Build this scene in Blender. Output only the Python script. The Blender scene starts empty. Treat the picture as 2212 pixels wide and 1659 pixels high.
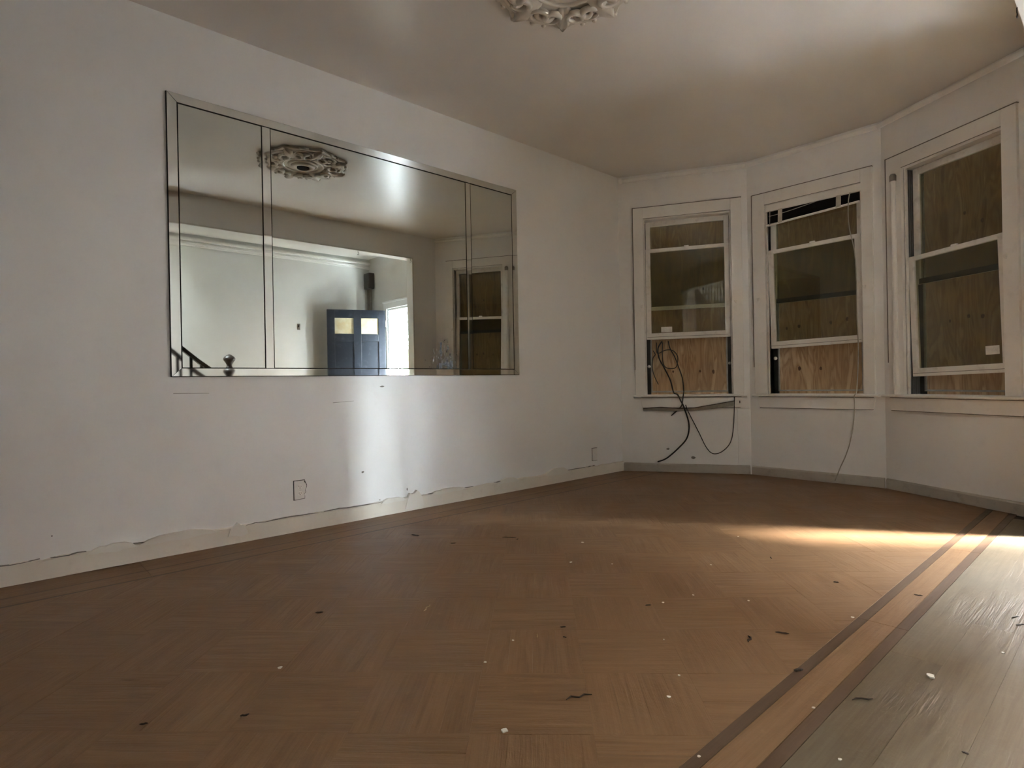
import bpy, bmesh, math, random
from mathutils import Vector, Matrix
random.seed(7)
scene = bpy.context.scene
C = scene.collection
PI = math.pi
R = math.radians

# ------------------------------------------------------------------ camera
def camera():
    yaw, pit, rol = R(47.449), R(0.0901), R(-1.0387)
    fw = Vector((-math.sin(yaw)*math.cos(pit), math.cos(yaw)*math.cos(pit), -math.sin(pit)))
    r0 = Vector((math.cos(yaw), math.sin(yaw), 0)); u0 = r0.cross(fw)
    r = r0*math.cos(rol) + u0*math.sin(rol); u = r.cross(fw)
    cd = bpy.data.cameras.new('camera'); co = bpy.data.objects.new('camera', cd); C.objects.link(co)
    cd.sensor_fit = 'HORIZONTAL'; cd.sensor_width = 36.0; cd.lens = 36.0*1266.36/2212.0
    cd.clip_start = 0.02; cd.clip_end = 200
    m = Matrix((r, u, -fw)).transposed().to_4x4(); m.translation = Vector((3.6013, 0.0, 0.9))
    co.matrix_world = m
    scene.camera = co
camera()
CAM = Vector((3.6013, 0.0, 0.9))

# ------------------------------------------------------------------ world, sun, exposure
world = bpy.data.worlds.new('overcast_sky'); scene.world = world; world.use_nodes = True
bg = world.node_tree.nodes['Background']
bg.inputs['Color'].default_value = (0.86, 0.94, 1.0, 1); bg.inputs['Strength'].default_value = 12.0

def sun(strength, angle, el, az_vec):
    d = Vector((az_vec[0], az_vec[1], 0)).normalized()*math.cos(R(el)) + Vector((0, 0, -math.sin(R(el))))
    l = bpy.data.lights.new('hazy_sun', 'SUN'); l.energy = strength; l.angle = R(angle); l.color = (1.0, 0.97, 0.93)
    o = bpy.data.objects.new('hazy_sun', l); C.objects.link(o)
    o.location = (9, 9, 8); o.rotation_euler = d.to_track_quat('-Z', 'Y').to_euler()
sun(3.2, 8.0, 38, (-0.805, -0.593))

def portal(name, loc, rot, sx, sy):          # tells the sampler where the sky enters; adds no light of its own
    l = bpy.data.lights.new(name, 'AREA'); l.shape = 'RECTANGLE'; l.size = sx; l.size_y = sy
    l.cycles.is_portal = True
    o = bpy.data.objects.new(name, l); C.objects.link(o); o.location = loc; o.rotation_euler = rot
portal('doorway_daylight', (4.0, 5.06, 1.04), (R(-90), 0, 0), 0.88, 2.08)
portal('skylight_daylight', (4.52, 0.30, 5.86), (0, 0, 0), 0.8, 2.1)

scene.view_settings.view_transform = 'Standard'
scene.view_settings.look = 'None'
scene.view_settings.exposure = 4.35
scene.view_settings.gamma = 1.0
scene.view_settings.use_curve_mapping = False
scene.cycles.max_bounces = 10
scene.cycles.diffuse_bounces = 7
scene.cycles.glossy_bounces = 4
scene.cycles.transparent_max_bounces = 10
scene.cycles.transmission_bounces = 4
scene.cycles.sample_clamp_indirect = 20.0
scene.cycles.caustics_reflective = False
scene.cycles.caustics_refractive = False
scene.cycles.use_denoising = True
scene.cycles.use_adaptive_sampling = True
scene.cycles.adaptive_threshold = 0.05

# ------------------------------------------------------------------ dimensions
W = 3.209; H = 2.943; YC = 4.797; YB = 5.386; YBACK = -1.6
P0 = (0.0, YC); P1 = (1.05, YB); P2 = (2.159, YB); P3 = (W, YC)
HX = 5.0; YF = 4.755; TW = 0.12; YO = 4.43; ZH = 2.63      # hall far wall, front wall, partition thickness, opening end, header

# ------------------------------------------------------------------ materials
def nt(name):
    m = bpy.data.materials.new(name); m.use_nodes = True
    t = m.node_tree; b = t.nodes['Principled BSDF']
    return m, t, b
def N(t, typ, **kw):
    n = t.nodes.new(typ)
    for k, v in kw.items(): setattr(n, k, v)
    return n
def noise(t, vec, scale, detail=4, rough=0.55, dist=0.0):
    n = N(t, 'ShaderNodeTexNoise'); n.inputs['Scale'].default_value = scale
    n.inputs['Detail'].default_value = detail; n.inputs['Roughness'].default_value = rough; n.inputs['Distortion'].default_value = dist
    if vec is not None: t.links.new(vec, n.inputs['Vector'])
    return n
def ramp(t, fac, stops):
    n = N(t, 'ShaderNodeValToRGB'); e = n.color_ramp.elements
    while len(e) < len(stops): e.new(0.5)
    for i, (p, c) in enumerate(stops):
        e[i].position = p; e[i].color = (*c, 1) if len(c) == 3 else c
    t.links.new(fac, n.inputs['Fac']); return n
def mixc(t, fac, a, b, mode='MIX'):
    n = N(t, 'ShaderNodeMix', data_type='RGBA', blend_type=mode)
    for s, v in ((n.inputs[0], fac), (n.inputs[6], a), (n.inputs[7], b)):
        if hasattr(v, 'is_linked') or hasattr(v, 'links'): t.links.new(v, s)
        elif isinstance(v, (int, float)): s.default_value = v
        else: s.default_value = (*v, 1)
    return n.outputs[2]
def math_(t, op, a, b=0.0, c=None):
    n = N(t, 'ShaderNodeMath', operation=op)
    for i, v in enumerate((a, b) if c is None else (a, b, c)):
        if isinstance(v, (int, float)): n.inputs[i].default_value = v
        else: t.links.new(v, n.inputs[i])
    return n.outputs[0]
def bump(t, h, strength, dist, bsdf):
    n = N(t, 'ShaderNodeBump'); n.inputs['Strength'].default_value = strength; n.inputs['Distance'].default_value = dist
    t.links.new(h, n.inputs['Height']); t.links.new(n.outputs[0], bsdf.inputs['Normal'])
def geo_pos(t): return N(t, 'ShaderNodeNewGeometry').outputs['Position']
def obj_co(t): return N(t, 'ShaderNodeTexCoord').outputs['Object']

def paint(name, col, rough=0.4, var=0.06, bscale=90, bstr=0.12, spec=0.5, dirt=None, dirt_amt=0.0, wavy=0.0):
    m, t, b = nt(name); p = geo_pos(t)
    n1 = noise(t, p, 1.7, 3); n2 = noise(t, p, 14, 4)
    c0 = tuple(x*(1-var) for x in col); c1 = tuple(min(1, x*(1+var*0.6)) for x in col)
    base = ramp(t, n1.outputs[0], [(0.3, c0), (0.7, c1)]).outputs[0]
    if dirt:
        f = ramp(t, n2.outputs[0], [(0.56, (0, 0, 0)), (0.72, (1, 1, 1))]).outputs[0]
        f = math_(t, 'MULTIPLY', f, dirt_amt); base = mixc(t, f, base, dirt)
    t.links.new(base, b.inputs['Base Color'])
    b.inputs['Roughness'].default_value = rough; b.inputs['Specular IOR Level'].default_value = spec
    n3 = noise(t, p, bscale, 3)
    if wavy > 0:
        n4 = noise(t, p, 4.0, 2)
        h = math_(t, 'ADD', n3.outputs[0], math_(t, 'MULTIPLY', n4.outputs[0], wavy))
    else: h = n3.outputs[0]
    bump(t, h, bstr, 0.002, b)
    return m
MAT = {}
MAT['wall'] = paint('wall_paint', (0.86, 0.86, 0.85), 0.36, 0.015, 60, 0.04, 0.5, (0.66, 0.64, 0.60), 0.08, wavy=2)
MAT['bay'] = paint('bay_wall_paint', (0.86, 0.85, 0.83), 0.42, 0.02, 60, 0.08, 0.4, (0.62, 0.58, 0.52), 0.10)
MAT['ceiling'] = paint('ceiling_paint', (0.80, 0.775, 0.735), 0.31, 0.03, 40, 0.08, 0.5, wavy=6)
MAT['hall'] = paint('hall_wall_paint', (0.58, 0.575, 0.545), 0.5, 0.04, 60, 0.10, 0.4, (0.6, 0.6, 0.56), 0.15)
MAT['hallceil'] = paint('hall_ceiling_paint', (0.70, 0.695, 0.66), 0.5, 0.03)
MAT['trim'] = paint('trim_paint', (0.86, 0.84, 0.80), 0.40, 0.05, 110, 0.2, 0.45, (0.50, 0.46, 0.40), 0.14)
MAT['trimworn'] = paint('worn_trim_paint', (0.80, 0.775, 0.73), 0.5, 0.08, 70, 0.3, 0.4, (0.36, 0.32, 0.26), 0.35)
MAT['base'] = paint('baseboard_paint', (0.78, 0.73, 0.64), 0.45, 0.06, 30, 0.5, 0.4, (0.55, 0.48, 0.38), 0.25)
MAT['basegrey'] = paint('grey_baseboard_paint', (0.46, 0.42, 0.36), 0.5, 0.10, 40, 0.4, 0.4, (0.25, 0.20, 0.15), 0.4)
MAT['plaster'] = paint('plaster', (0.80, 0.77, 0.70), 0.55, 0.05, 35, 0.5, 0.3)
MAT['medallion'] = paint('medallion_plaster', (0.66, 0.62, 0.55), 0.35, 0.06, 60, 0.2, 0.5)
MAT['chip'] = paint('paint_chip_white', (0.80, 0.77, 0.70), 0.6, 0.05)
MAT['navy'] = paint('navy_door_paint', (0.016, 0.020, 0.029), 0.40, 0.15, 60, 0.2, 0.4, (0.06, 0.07, 0.095), 0.4)
MAT['frontwhite'] = paint('front_frame_paint', (0.72, 0.75, 0.76), 0.45, 0.04)

def plain(name, col, rough=0.5, metal=0.0, spec=0.5, var=0.15):
    m, t, b = nt(name); n = noise(t, obj_co(t), 25, 3)
    r = ramp(t, n.outputs[0], [(0.3, tuple(x*(1-var) for x in col)), (0.7, tuple(min(1, x*(1+var)) for x in col))])
    t.links.new(r.outputs[0], b.inputs['Base Color'])
    b.inputs['Roughness'].default_value = rough; b.inputs['Metallic'].default_value = metal; b.inputs['Specular IOR Level'].default_value = spec
    return m
MAT['black'] = plain('black_void', (0.006, 0.005, 0.005), 0.9, spec=0.1)
MAT['cable'] = plain('black_cable', (0.012, 0.010, 0.009), 0.5)
MAT['jamb'] = plain('dark_window_track', (0.022, 0.019, 0.016), 0.6)
MAT['alu'] = plain('storm_frame_aluminium', (0.33, 0.31, 0.27), 0.45, 0.6)
MAT['plastic'] = plain('white_plastic', (0.90, 0.88, 0.84), 0.35, var=0.03)
MAT['plate'] = plain('outlet_plate_plastic', (0.80, 0.79, 0.76), 0.4, var=0.03)
MAT['joint'] = plain('mirror_backing', (0.015, 0.014, 0.010), 0.8)
MAT['darkwood'] = plain('dark_stair_wood', (0.035, 0.026, 0.020), 0.4)
MAT['tread'] = plain('stair_tread_wood', (0.16, 0.10, 0.06), 0.5)
MAT['metal'] = plain('brushed_metal', (0.60, 0.60, 0.58), 0.3, 1.0)
MAT['boxmetal'] = plain('dark_box_metal', (0.045, 0.038, 0.03), 0.5, 0.3)
MAT['conduit'] = plain('conduit_grey', (0.20, 0.18, 0.15), 0.5, 0.3)
MAT['subfloor'] = plain('subfloor_dark', (0.03, 0.018, 0.010), 0.9)
MAT['splinter'] = plain('dark_splinter', (0.035, 0.022, 0.013), 0.7)
MAT['straw'] = plain('pale_splinter', (0.42, 0.30, 0.17), 0.7)
MAT['concrete'] = plain('street_asphalt', (0.055, 0.055, 0.058), 0.85)
MAT['brownstone'] = plain('stoop_brownstone', (0.055, 0.042, 0.035), 0.85)
MAT['bark'] = plain('tree_bark', (0.10, 0.07, 0.05), 0.9)
MAT['leaf'] = plain('tree_leaf', (0.07, 0.14, 0.05), 0.6)
MAT['blocker_brick'] = plain('blocker_brown_brick', (0.10, 0.06, 0.045), 0.9)
MAT['backdark'] = plain('back_wall_light_absorber', (0.12, 0.09, 0.065), 0.6)  # finish of the unseen back walls, darkened to dim the room's left side
MAT['slat'] = plain('bare_grey_slat', (0.26, 0.235, 0.19), 0.6)
MAT['sticker'] = plain('paper_sticker', (0.80, 0.78, 0.72), 0.7)
MAT['tape'] = plain('blind_tape', (0.50, 0.47, 0.40), 0.8)
MAT['cord'] = plain('grey_cord', (0.40, 0.37, 0.31), 0.8)
MAT['scuff'] = plain('wall_scuff', (0.20, 0.18, 0.155), 0.8)  # also colours the painted shade lines around the windows

def wood(name, dark, mid, light, rough=0.42, bstr=0.35, wear=None, across=30.0):
    m, t, b = nt(name)
    a = N(t, 'ShaderNodeAttribute', attribute_name='gc'); oi = N(t, 'ShaderNodeObjectInfo')
    rn = N(t, 'ShaderNodeAttribute', attribute_name='rnd')
    rnd = math_(t, 'FRACT', math_(t, 'ADD', oi.outputs['Random'], rn.outputs['Fac']))
    off = N(t, 'ShaderNodeCombineXYZ'); t.links.new(math_(t, 'MULTIPLY', rnd, 57.0), off.inputs['X']); t.links.new(math_(t, 'MULTIPLY', rnd, 91.0), off.inputs['Y'])
    v = N(t, 'ShaderNodeVectorMath', operation='ADD'); t.links.new(a.outputs['Vector'], v.inputs[0]); t.links.new(off.outputs[0], v.inputs[1])
    mp = N(t, 'ShaderNodeMapping'); mp.inputs['Scale'].default_value = (2.2, across, 1); t.links.new(v.outputs[0], mp.inputs['Vector'])
    g1 = noise(t, mp.outputs[0], 1.0, 5, 0.6, 1.3)
    mp2 = N(t, 'ShaderNodeMapping'); mp2.inputs['Scale'].default_value = (5, across*7, 1); t.links.new(v.outputs[0], mp2.inputs['Vector'])
    g2 = noise(t, mp2.outputs[0], 1.0, 3, 0.6)
    gg = math_(t, 'ADD', math_(t, 'MULTIPLY', g1.outputs[0], 0.7), math_(t, 'MULTIPLY', g2.outputs[0], 0.3))
    col = ramp(t, gg, [(0.33, dark), (0.5, mid), (0.67, light)]).outputs[0]
    tone = ramp(t, rnd, [(0.0, (0.92, 0.915, 0.91)), (0.5, (1.0, 1.0, 1.0)), (1.0, (1.05, 1.045, 1.04))]).outputs[0]
    col = mixc(t, 1.0, col, tone, 'MULTIPLY')
    p = geo_pos(t); big = noise(t, p, 1.3, 4, 0.6, 0.4)
    if wear:
        wf = ramp(t, big.outputs[0], [(0.42, (0, 0, 0)), (0.68, (1, 1, 1))]).outputs[0]
        col = mixc(t, math_(t, 'MULTIPLY', wf, wear[1]), col, wear[0])
    sc = noise(t, p, 22, 5, 0.7)
    sf = ramp(t, sc.outputs[0], [(0.60, (0, 0, 0)), (0.75, (1, 1, 1))]).outputs[0]
    col = mixc(t, math_(t, 'MULTIPLY', sf, 0.25), col, tuple(x*1.5 for x in light))
    t.links.new(col, b.inputs['Base Color'])
    rr = ramp(t, big.outputs[0], [(0.3, (rough-0.06,)*3), (0.7, (rough+0.12,)*3)]).outputs[0]
    t.links.new(rr, b.inputs['Roughness'])
    b.inputs['Specular IOR Level'].default_value = 0.4
    patch = ramp(t, noise(t, p, 2.3, 2).outputs[0], [(0.45, (0.15,)*3), (0.68, (1.0,)*3)]).outputs[0]
    h = math_(t, 'MULTIPLY', gg, patch)
    h = math_(t, 'ADD', h, math_(t, 'MULTIPLY', sc.outputs[0], 0.25))
    bump(t, h, bstr, 0.006, b)
    return m
MAT['parquet'] = wood('parquet_oak', (0.172, 0.088, 0.039), (0.224, 0.122, 0.057), (0.262, 0.152, 0.078), 0.45, 1.1, ((0.238, 0.136, 0.068), 0.5))
MAT['walnut'] = wood('walnut_inlay', (0.088, 0.050, 0.028), (0.104, 0.060, 0.034), (0.122, 0.072, 0.042), 0.45, 0.25)
MAT['hallwood'] = wood('worn_hall_oak', (0.108, 0.072, 0.038), (0.135, 0.096, 0.054), (0.160, 0.120, 0.073), 0.52, 1.0, ((0.132, 0.110, 0.072), 0.6))

def plywood():
    m, t, b = nt('plywood'); p = obj_co(t)
    mp = N(t, 'ShaderNodeMapping'); mp.inputs['Scale'].default_value = (4.2, 1, 0.7); t.links.new(p, mp.inputs['Vector'])
    g = noise(t, mp.outputs[0], 1.6, 2, 0.5, 2.2)
    mp2 = N(t, 'ShaderNodeMapping'); mp2.inputs['Scale'].default_value = (40, 1, 1.2); t.links.new(p, mp2.inputs['Vector'])
    g2 = noise(t, mp2.outputs[0], 1.0, 3)
    f = math_(t, 'ADD', math_(t, 'MULTIPLY', g.outputs[0], 0.85), math_(t, 'MULTIPLY', g2.outputs[0], 0.15))
    c = ramp(t, f, [(0.34, (0.22, 0.125, 0.055)), (0.44, (0.42, 0.27, 0.14)), (0.52, (0.30, 0.175, 0.08)), (0.60, (0.50, 0.345, 0.195))]).outputs[0]
    st = noise(t, p, 3.2, 4); sf = ramp(t, st.outputs[0], [(0.45, (0, 0, 0)), (0.7, (1, 1, 1))]).outputs[0]
    c = mixc(t, math_(t, 'MULTIPLY', sf, 0.35), c, (0.22, 0.16, 0.10))
    t.links.new(c, b.inputs['Base Color']); b.inputs['Roughness'].default_value = 0.7
    return m
MAT['ply'] = plywood()
MAT['knot'] = plain('plywood_knot', (0.09, 0.04, 0.015), 0.7)

def glass(name, tint, dust, dustcol=(0.35, 0.33, 0.28), rough=0.02, amt=1.0):
    m = bpy.data.materials.new(name); m.use_nodes = True; t = m.node_tree; t.nodes.clear()
    out = N(t, 'ShaderNodeOutputMaterial'); tr = N(t, 'ShaderNodeBsdfTransparent'); gl = N(t, 'ShaderNodeBsdfGlossy'); df = N(t, 'ShaderNodeBsdfDiffuse')
    tr.inputs['Color'].default_value = (*tint, 1); gl.inputs['Roughness'].default_value = rough; gl.inputs['Color'].default_value = (amt, amt, amt, 1)
    df.inputs['Color'].default_value = (*dustcol, 1)
    fr = N(t, 'ShaderNodeFresnel'); fr.inputs['IOR'].default_value = 1.5
    m1 = N(t, 'ShaderNodeMixShader'); m2 = N(t, 'ShaderNodeMixShader')
    n = noise(t, obj_co(t), 5, 4, 0.65); d = math_(t, 'MULTIPLY', n.outputs[0], dust*2)
    t.links.new(d, m1.inputs[0]); t.links.new(tr.outputs[0], m1.inputs[1]); t.links.new(df.outputs[0], m1.inputs[2])
    gm = N(t, 'ShaderNodeNewGeometry')     # rays leave the pane through its far face without a second mirror image
    t.links.new(math_(t, 'MULTIPLY', fr.outputs[0], math_(t, 'SUBTRACT', 1.0, gm.outputs['Backfacing'])), m2.inputs[0]); t.links.new(m1.outputs[0], m2.inputs[1]); t.links.new(gl.outputs[0], m2.inputs[2])
    t.links.new(m2.outputs[0], out.inputs['Surface'])
    return m
MAT['glass'] = glass('dusty_window_glass', (0.84, 0.84, 0.735), 0.10, (0.22, 0.21, 0.17))
MAT['clearglass'] = glass('door_glass', (0.85, 0.85, 0.80), 0.05)

m_, t_, b_ = nt('amber_textured_glass')
t_.links.new(ramp(t_, noise(t_, obj_co(t_), 9, 3).outputs[0], [(0.35, (0.62, 0.52, 0.30)), (0.65, (0.74, 0.68, 0.50))]).outputs[0], b_.inputs['Base Color'])
b_.inputs['Roughness'].default_value = 0.12; b_.inputs['Transmission Weight'].default_value = 0.25
MAT['amberglass'] = m_
def mirror():
    m, t, b = nt('mirror_silver'); p = geo_pos(t)
    b.inputs['Metallic'].default_value = 1.0; b.inputs['Roughness'].default_value = 0.012
    sp = N(t, 'ShaderNodeSeparateXYZ'); t.links.new(p, sp.inputs[0])
    # corroded silvering around y 2.5..2.8 near the lower edge
    dy = math_(t, 'DIVIDE', math_(t, 'SUBTRACT', sp.outputs['Y'], 2.60), 0.26)
    dz = math_(t, 'DIVIDE', math_(t, 'SUBTRACT', sp.outputs['Z'], 0.98), 0.46)
    rr = math_(t, 'SQRT', math_(t, 'ADD', math_(t, 'MULTIPLY', dy, dy), math_(t, 'MULTIPLY', dz, dz)))
    mask = math_(t, 'SUBTRACT', 1.0, rr); mask = math_(t, 'MAXIMUM', mask, 0.0)
    mp = N(t, 'ShaderNodeMapping'); mp.inputs['Scale'].default_value = (1, 1.0, 0.45); t.links.new(p, mp.inputs['Vector'])
    n = noise(t, mp.outputs[0], 30, 5, 0.72, 0.6)
    f = math_(t, 'GREATER_THAN', math_(t, 'ADD', n.outputs[0], math_(t, 'MULTIPLY', mask, 0.36)), 0.775)
    n2 = noise(t, p, 95, 3, 0.6)
    spot = ramp(t, n2.outputs[0], [(0.50, (0.035, 0.04, 0.05)), (0.68, (0.24, 0.26, 0.29))]).outputs[0]
    mp3 = N(t, 'ShaderNodeMapping'); mp3.inputs['Scale'].default_value = (1, 22, 2.0); t.links.new(p, mp3.inputs['Vector'])
    streak = noise(t, mp3.outputs[0], 1.0, 3)
    haze = math_(t, 'MULTIPLY', math_(t, 'MULTIPLY', mask, 1.3), streak.outputs[0])
    base = mixc(t, haze, (0.685, 0.725, 0.695), (0.33, 0.36, 0.40))
    base = mixc(t, f, base, spot)
    t.links.new(base, b.inputs['Base Color'])
    t.links.new(math_(t, 'ADD', math_(t, 'MULTIPLY', f, 0.4), math_(t, 'ADD', math_(t, 'MULTIPLY', mask, 0.05), 0.012)), b.inputs['Roughness'])
    t.links.new(math_(t, 'SUBTRACT', 1.0, math_(t, 'MULTIPLY', f, 0.6)), b.inputs['Metallic'])
    return m
MAT['mirror'] = mirror()
m_, t_, b_ = nt('mirror_strip_silver')
b_.inputs['Metallic'].default_value = 1.0; b_.inputs['Roughness'].default_value = 0.03
t_.links.new(ramp(t_, noise(t_, geo_pos(t_), 6, 3).outputs[0], [(0.3, (0.72, 0.74, 0.72)), (0.7, (0.80, 0.82, 0.80))]).outputs[0], b_.inputs['Base Color'])
MAT['strip'] = m_

# ------------------------------------------------------------------ mesh helpers
class MB:
    def __init__(s): s.v = []; s.f = []
    def add(s, vs, fs):
        o = len(s.v); s.v += [tuple(x) for x in vs]; s.f += [tuple(i+o for i in f) for f in fs]; return s
    def box(s, x0, x1, y0, y1, z0, z1):
        return s.add([(x0,y0,z0),(x1,y0,z0),(x1,y1,z0),(x0,y1,z0),(x0,y0,z1),(x1,y0,z1),(x1,y1,z1),(x0,y1,z1)],
                     [(0,3,2,1),(4,5,6,7),(0,1,5,4),(1,2,6,5),(2,3,7,6),(3,0,4,7)])
    def prism(s, poly, h0, h1, ax='z'):          # poly of 2-D points extruded along an axis
        n = len(poly); vs = []
        for h in (h0, h1):
            for a, b in poly: vs.append({'z': (a, b, h), 'y': (a, h, b), 'x': (h, a, b)}[ax])
        fs = [tuple(range(n-1, -1, -1)), tuple(range(n, 2*n))] + [(i, (i+1) % n, n+(i+1) % n, n+i) for i in range(n)]
        return s.add(vs, fs)
    def tube(s, pts, r, seg=8, cap=True):
        pts = [Vector(p) for p in pts]; n = len(pts); rs = r if isinstance(r, (list, tuple)) else [r]*n
        vs = []; fs = []; ref = None
        for i, p in enumerate(pts):
            d = (pts[min(i+1, n-1)] - pts[max(i-1, 0)]).normalized()
            if ref is None: ref = d.orthogonal().normalized()
            ref = (ref - d*ref.dot(d)).normalized(); b = d.cross(ref)
            for k in range(seg):
                a = 2*PI*k/seg; vs.append(p + (ref*math.cos(a) + b*math.sin(a))*rs[i])
        for i in range(n-1):
            for k in range(seg): fs.append((i*seg+k, i*seg+(k+1) % seg, (i+1)*seg+(k+1) % seg, (i+1)*seg+k))
        if cap: fs += [tuple(range(seg-1, -1, -1)), tuple(range((n-1)*seg, n*seg))]
        return s.add(vs, fs)
    def lathe(s, prof, seg=24, c=(0, 0, 0)):
        vs = []; fs = []; n = len(prof)
        for r, z in prof:
            for k in range(seg):
                a = 2*PI*k/seg; vs.append((c[0]+r*math.cos(a), c[1]+r*math.sin(a), c[2]+z))
        for i in range(n-1):
            for k in range(seg): fs.append((i*seg+k, i*seg+(k+1) % seg, (i+1)*seg+(k+1) % seg, (i+1)*seg+k))
        fs += [tuple(range(seg-1, -1, -1)), tuple(range((n-1)*seg, n*seg))]
        return s.add(vs, fs)
    def mesh(s, name):
        me = bpy.data.meshes.new(name); me.from_pydata(s.v, [], s.f)
        bm = bmesh.new(); bm.from_mesh(me); bmesh.ops.recalc_face_normals(bm, faces=bm.faces); bm.to_mesh(me); bm.free()
        return me
    def build(s, name, mat, parent=None, smooth=False, bevel=0.0):
        me = s.mesh(name); me.materials.append(MAT[mat])
        if smooth:
            for p in me.polygons: p.use_smooth = True
        o = bpy.data.objects.new(name, me); C.objects.link(o)
        if parent: o.parent = parent
        if bevel:
            md = o.modifiers.new('bevel', 'BEVEL'); md.width = bevel; md.segments = 2; md.limit_method = 'ANGLE'
        return o
def tag(o, label, cat=None, group=None, kind=None):
    if label: o['label'] = label
    if cat: o['category'] = cat
    if group: o['group'] = group
    if kind: o['kind'] = kind
    return o
def empty(name, loc=(0, 0, 0), rz=0.0):
    o = bpy.data.objects.new(name, None); C.objects.link(o); o.location = loc; o.rotation_euler = (0, 0, rz); o.empty_display_size = 0.1
    return o
def structure(o, label, cat='wall'): return tag(o, label, cat, kind='structure')
def smooth_path(pts, n=6):
    P = [Vector(p) for p in pts]; out = []
    for i in range(len(P)-1):
        a, b, c, d = P[max(i-1, 0)], P[i], P[i+1], P[min(i+2, len(P)-1)]
        for k in range(n):
            t = k/n
            out.append(0.5*((2*b) + (c-a)*t + (2*a-5*b+4*c-d)*t*t + (3*b-3*c+d-a)*t**3))
    out.append(P[-1]); return out
def put_attr(me, vecs, vals):
    me.attributes.new('gc', 'FLOAT_VECTOR', 'POINT'); me.attributes.new('rnd', 'FLOAT', 'POINT')
    me.attributes['gc'].data.foreach_set('vector', [c for v in vecs for c in v]); me.attributes['rnd'].data.foreach_set('value', vals)
def setgc(me, fn, rnd=0.0):
    put_attr(me, [fn(v.co) for v in me.vertices], [rnd]*len(me.vertices))
    return me

# ------------------------------------------------------------------ room shell
def facet_angle(a, b): return math.atan2(b[1]-a[1], b[0]-a[0])
FAC = {'A': (P0, P1), 'B': (P1, P2), 'C': (P2, P3)}
FL = {k: math.dist(*v) for k, v in FAC.items()}
def fworld(F, s, d, z):          # s along the facet, d outward, z up
    a, b = FAC[F]; th = facet_angle(a, b)
    return Vector((a[0]+s*math.cos(th)-d*math.sin(th), a[1]+s*math.sin(th)+d*math.cos(th), z))

structure(MB().box(-0.15, 0, YBACK-0.15, YC+0.10, -0.05, H+0.1).build('wall_left', 'wall'),
          'long off-white painted wall carrying the big mirror')
structure(MB().box(-0.15, W+TW, YBACK-0.15, YBACK, -0.05, H+0.1).build('wall_back', 'backdark'), 'unseen end wall behind the viewer, darkened to absorb light')
wr = MB().box(W, W+TW, YO, YF+0.1, -0.05, H+0.1)
wr.box(W, W+TW, -2.45, -0.08, -0.05, H+0.1).box(W, W+TW, -0.08, YO, ZH, H+0.1)
structure(wr.build('wall_right', 'wall'), 'partition wall with a wide opening into the stair hall')

WIN = {  # opening s0, s1, casing outer s, lower sash bottom/top (left, right), upper sash top
 'A': dict(o=(0.243, 1.055), cas=(0.145, 1.150), sill=(0.125, 1.172), apr=(0.190, 1.135), low=(1.307, 2.205, 0.0), top=2.50),
 'B': dict(o=(0.170, 0.963), cas=(0.055, 1.047), sill=(0.040, 1.075), apr=(0.080, 1.045), low=(1.180, 2.083, 0.018), top=2.49),
 'C': dict(o=(0.198, 0.934), cas=(0.060, 1.030), sill=(0.020, 1.085), apr=(0.055, 1.060), low=(0.903, 1.820, 0.026), top=2.50)}
ZS = 0.757
SIDE = {'A': 'bay_left', 'B': 'bay_center', 'C': 'bay_right'}
WORD = {'A': 'left bay facet next to the mirror wall', 'B': 'middle bay facet facing the room', 'C': 'right bay facet in deepest shade'}
for F in 'ABC':
    a, b = FAC[F]; L = FL[F]; w = WIN[F]; s0, s1 = w['o']; T = 0.15
    e0 = -0.0 if F == 'A' else 0.0
    m = MB()
    ext = 0.045
    m.box(-ext, s0, 0, T, -0.05, H+0.1).box(s1, L+ext, 0, T, -0.05, H+0.1).box(s0, s1, 0, T, -0.05, ZS-0.02).box(s0, s1, 0, T, w['top'], H+0.1)
    o = m.build('wall_'+SIDE[F], 'bay'); o.location = (a[0], a[1], 0); o.rotation_euler = (0, 0, facet_angle(a, b))
    structure(o, 'cream painted wall of the ' + WORD[F])

poly = [(-0.15, YBACK-0.15), (W+TW*0.5, YBACK-0.15), (W+TW*0.5, YC+0.2), (P3[0]+0.05, P3[1]+0.12), (P2[0]+0.08, P2[1]+0.15), (P1[0]-0.08, P1[1]+0.15), (-0.15, YC+0.12)]
structure(MB().prism(poly, H, H+0.14).build('ceiling', 'ceiling'), 'dull grey-brown painted ceiling of the empty room', 'ceiling')

# hall shell
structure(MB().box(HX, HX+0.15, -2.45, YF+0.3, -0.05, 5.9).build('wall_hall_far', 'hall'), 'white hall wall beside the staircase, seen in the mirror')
DX0, DX1, DZ = 3.56, 4.445, 2.085
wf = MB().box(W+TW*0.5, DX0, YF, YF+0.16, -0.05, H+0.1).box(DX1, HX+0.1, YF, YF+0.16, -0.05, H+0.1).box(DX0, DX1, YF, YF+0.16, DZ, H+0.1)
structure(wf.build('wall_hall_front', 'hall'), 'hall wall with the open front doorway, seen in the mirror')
structure(MB().box(W, HX+0.1, -2.45, -2.3, -0.05, 5.9).build('wall_hall_back', 'backdark'), 'unseen rear wall of the stair hall, darkened to absorb light')
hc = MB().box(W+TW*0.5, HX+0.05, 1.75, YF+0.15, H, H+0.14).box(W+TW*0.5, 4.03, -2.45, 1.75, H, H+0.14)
structure(hc.build('ceiling_hall', 'hallceil'), 'white hall ceiling beyond the wide opening', 'ceiling')
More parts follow.
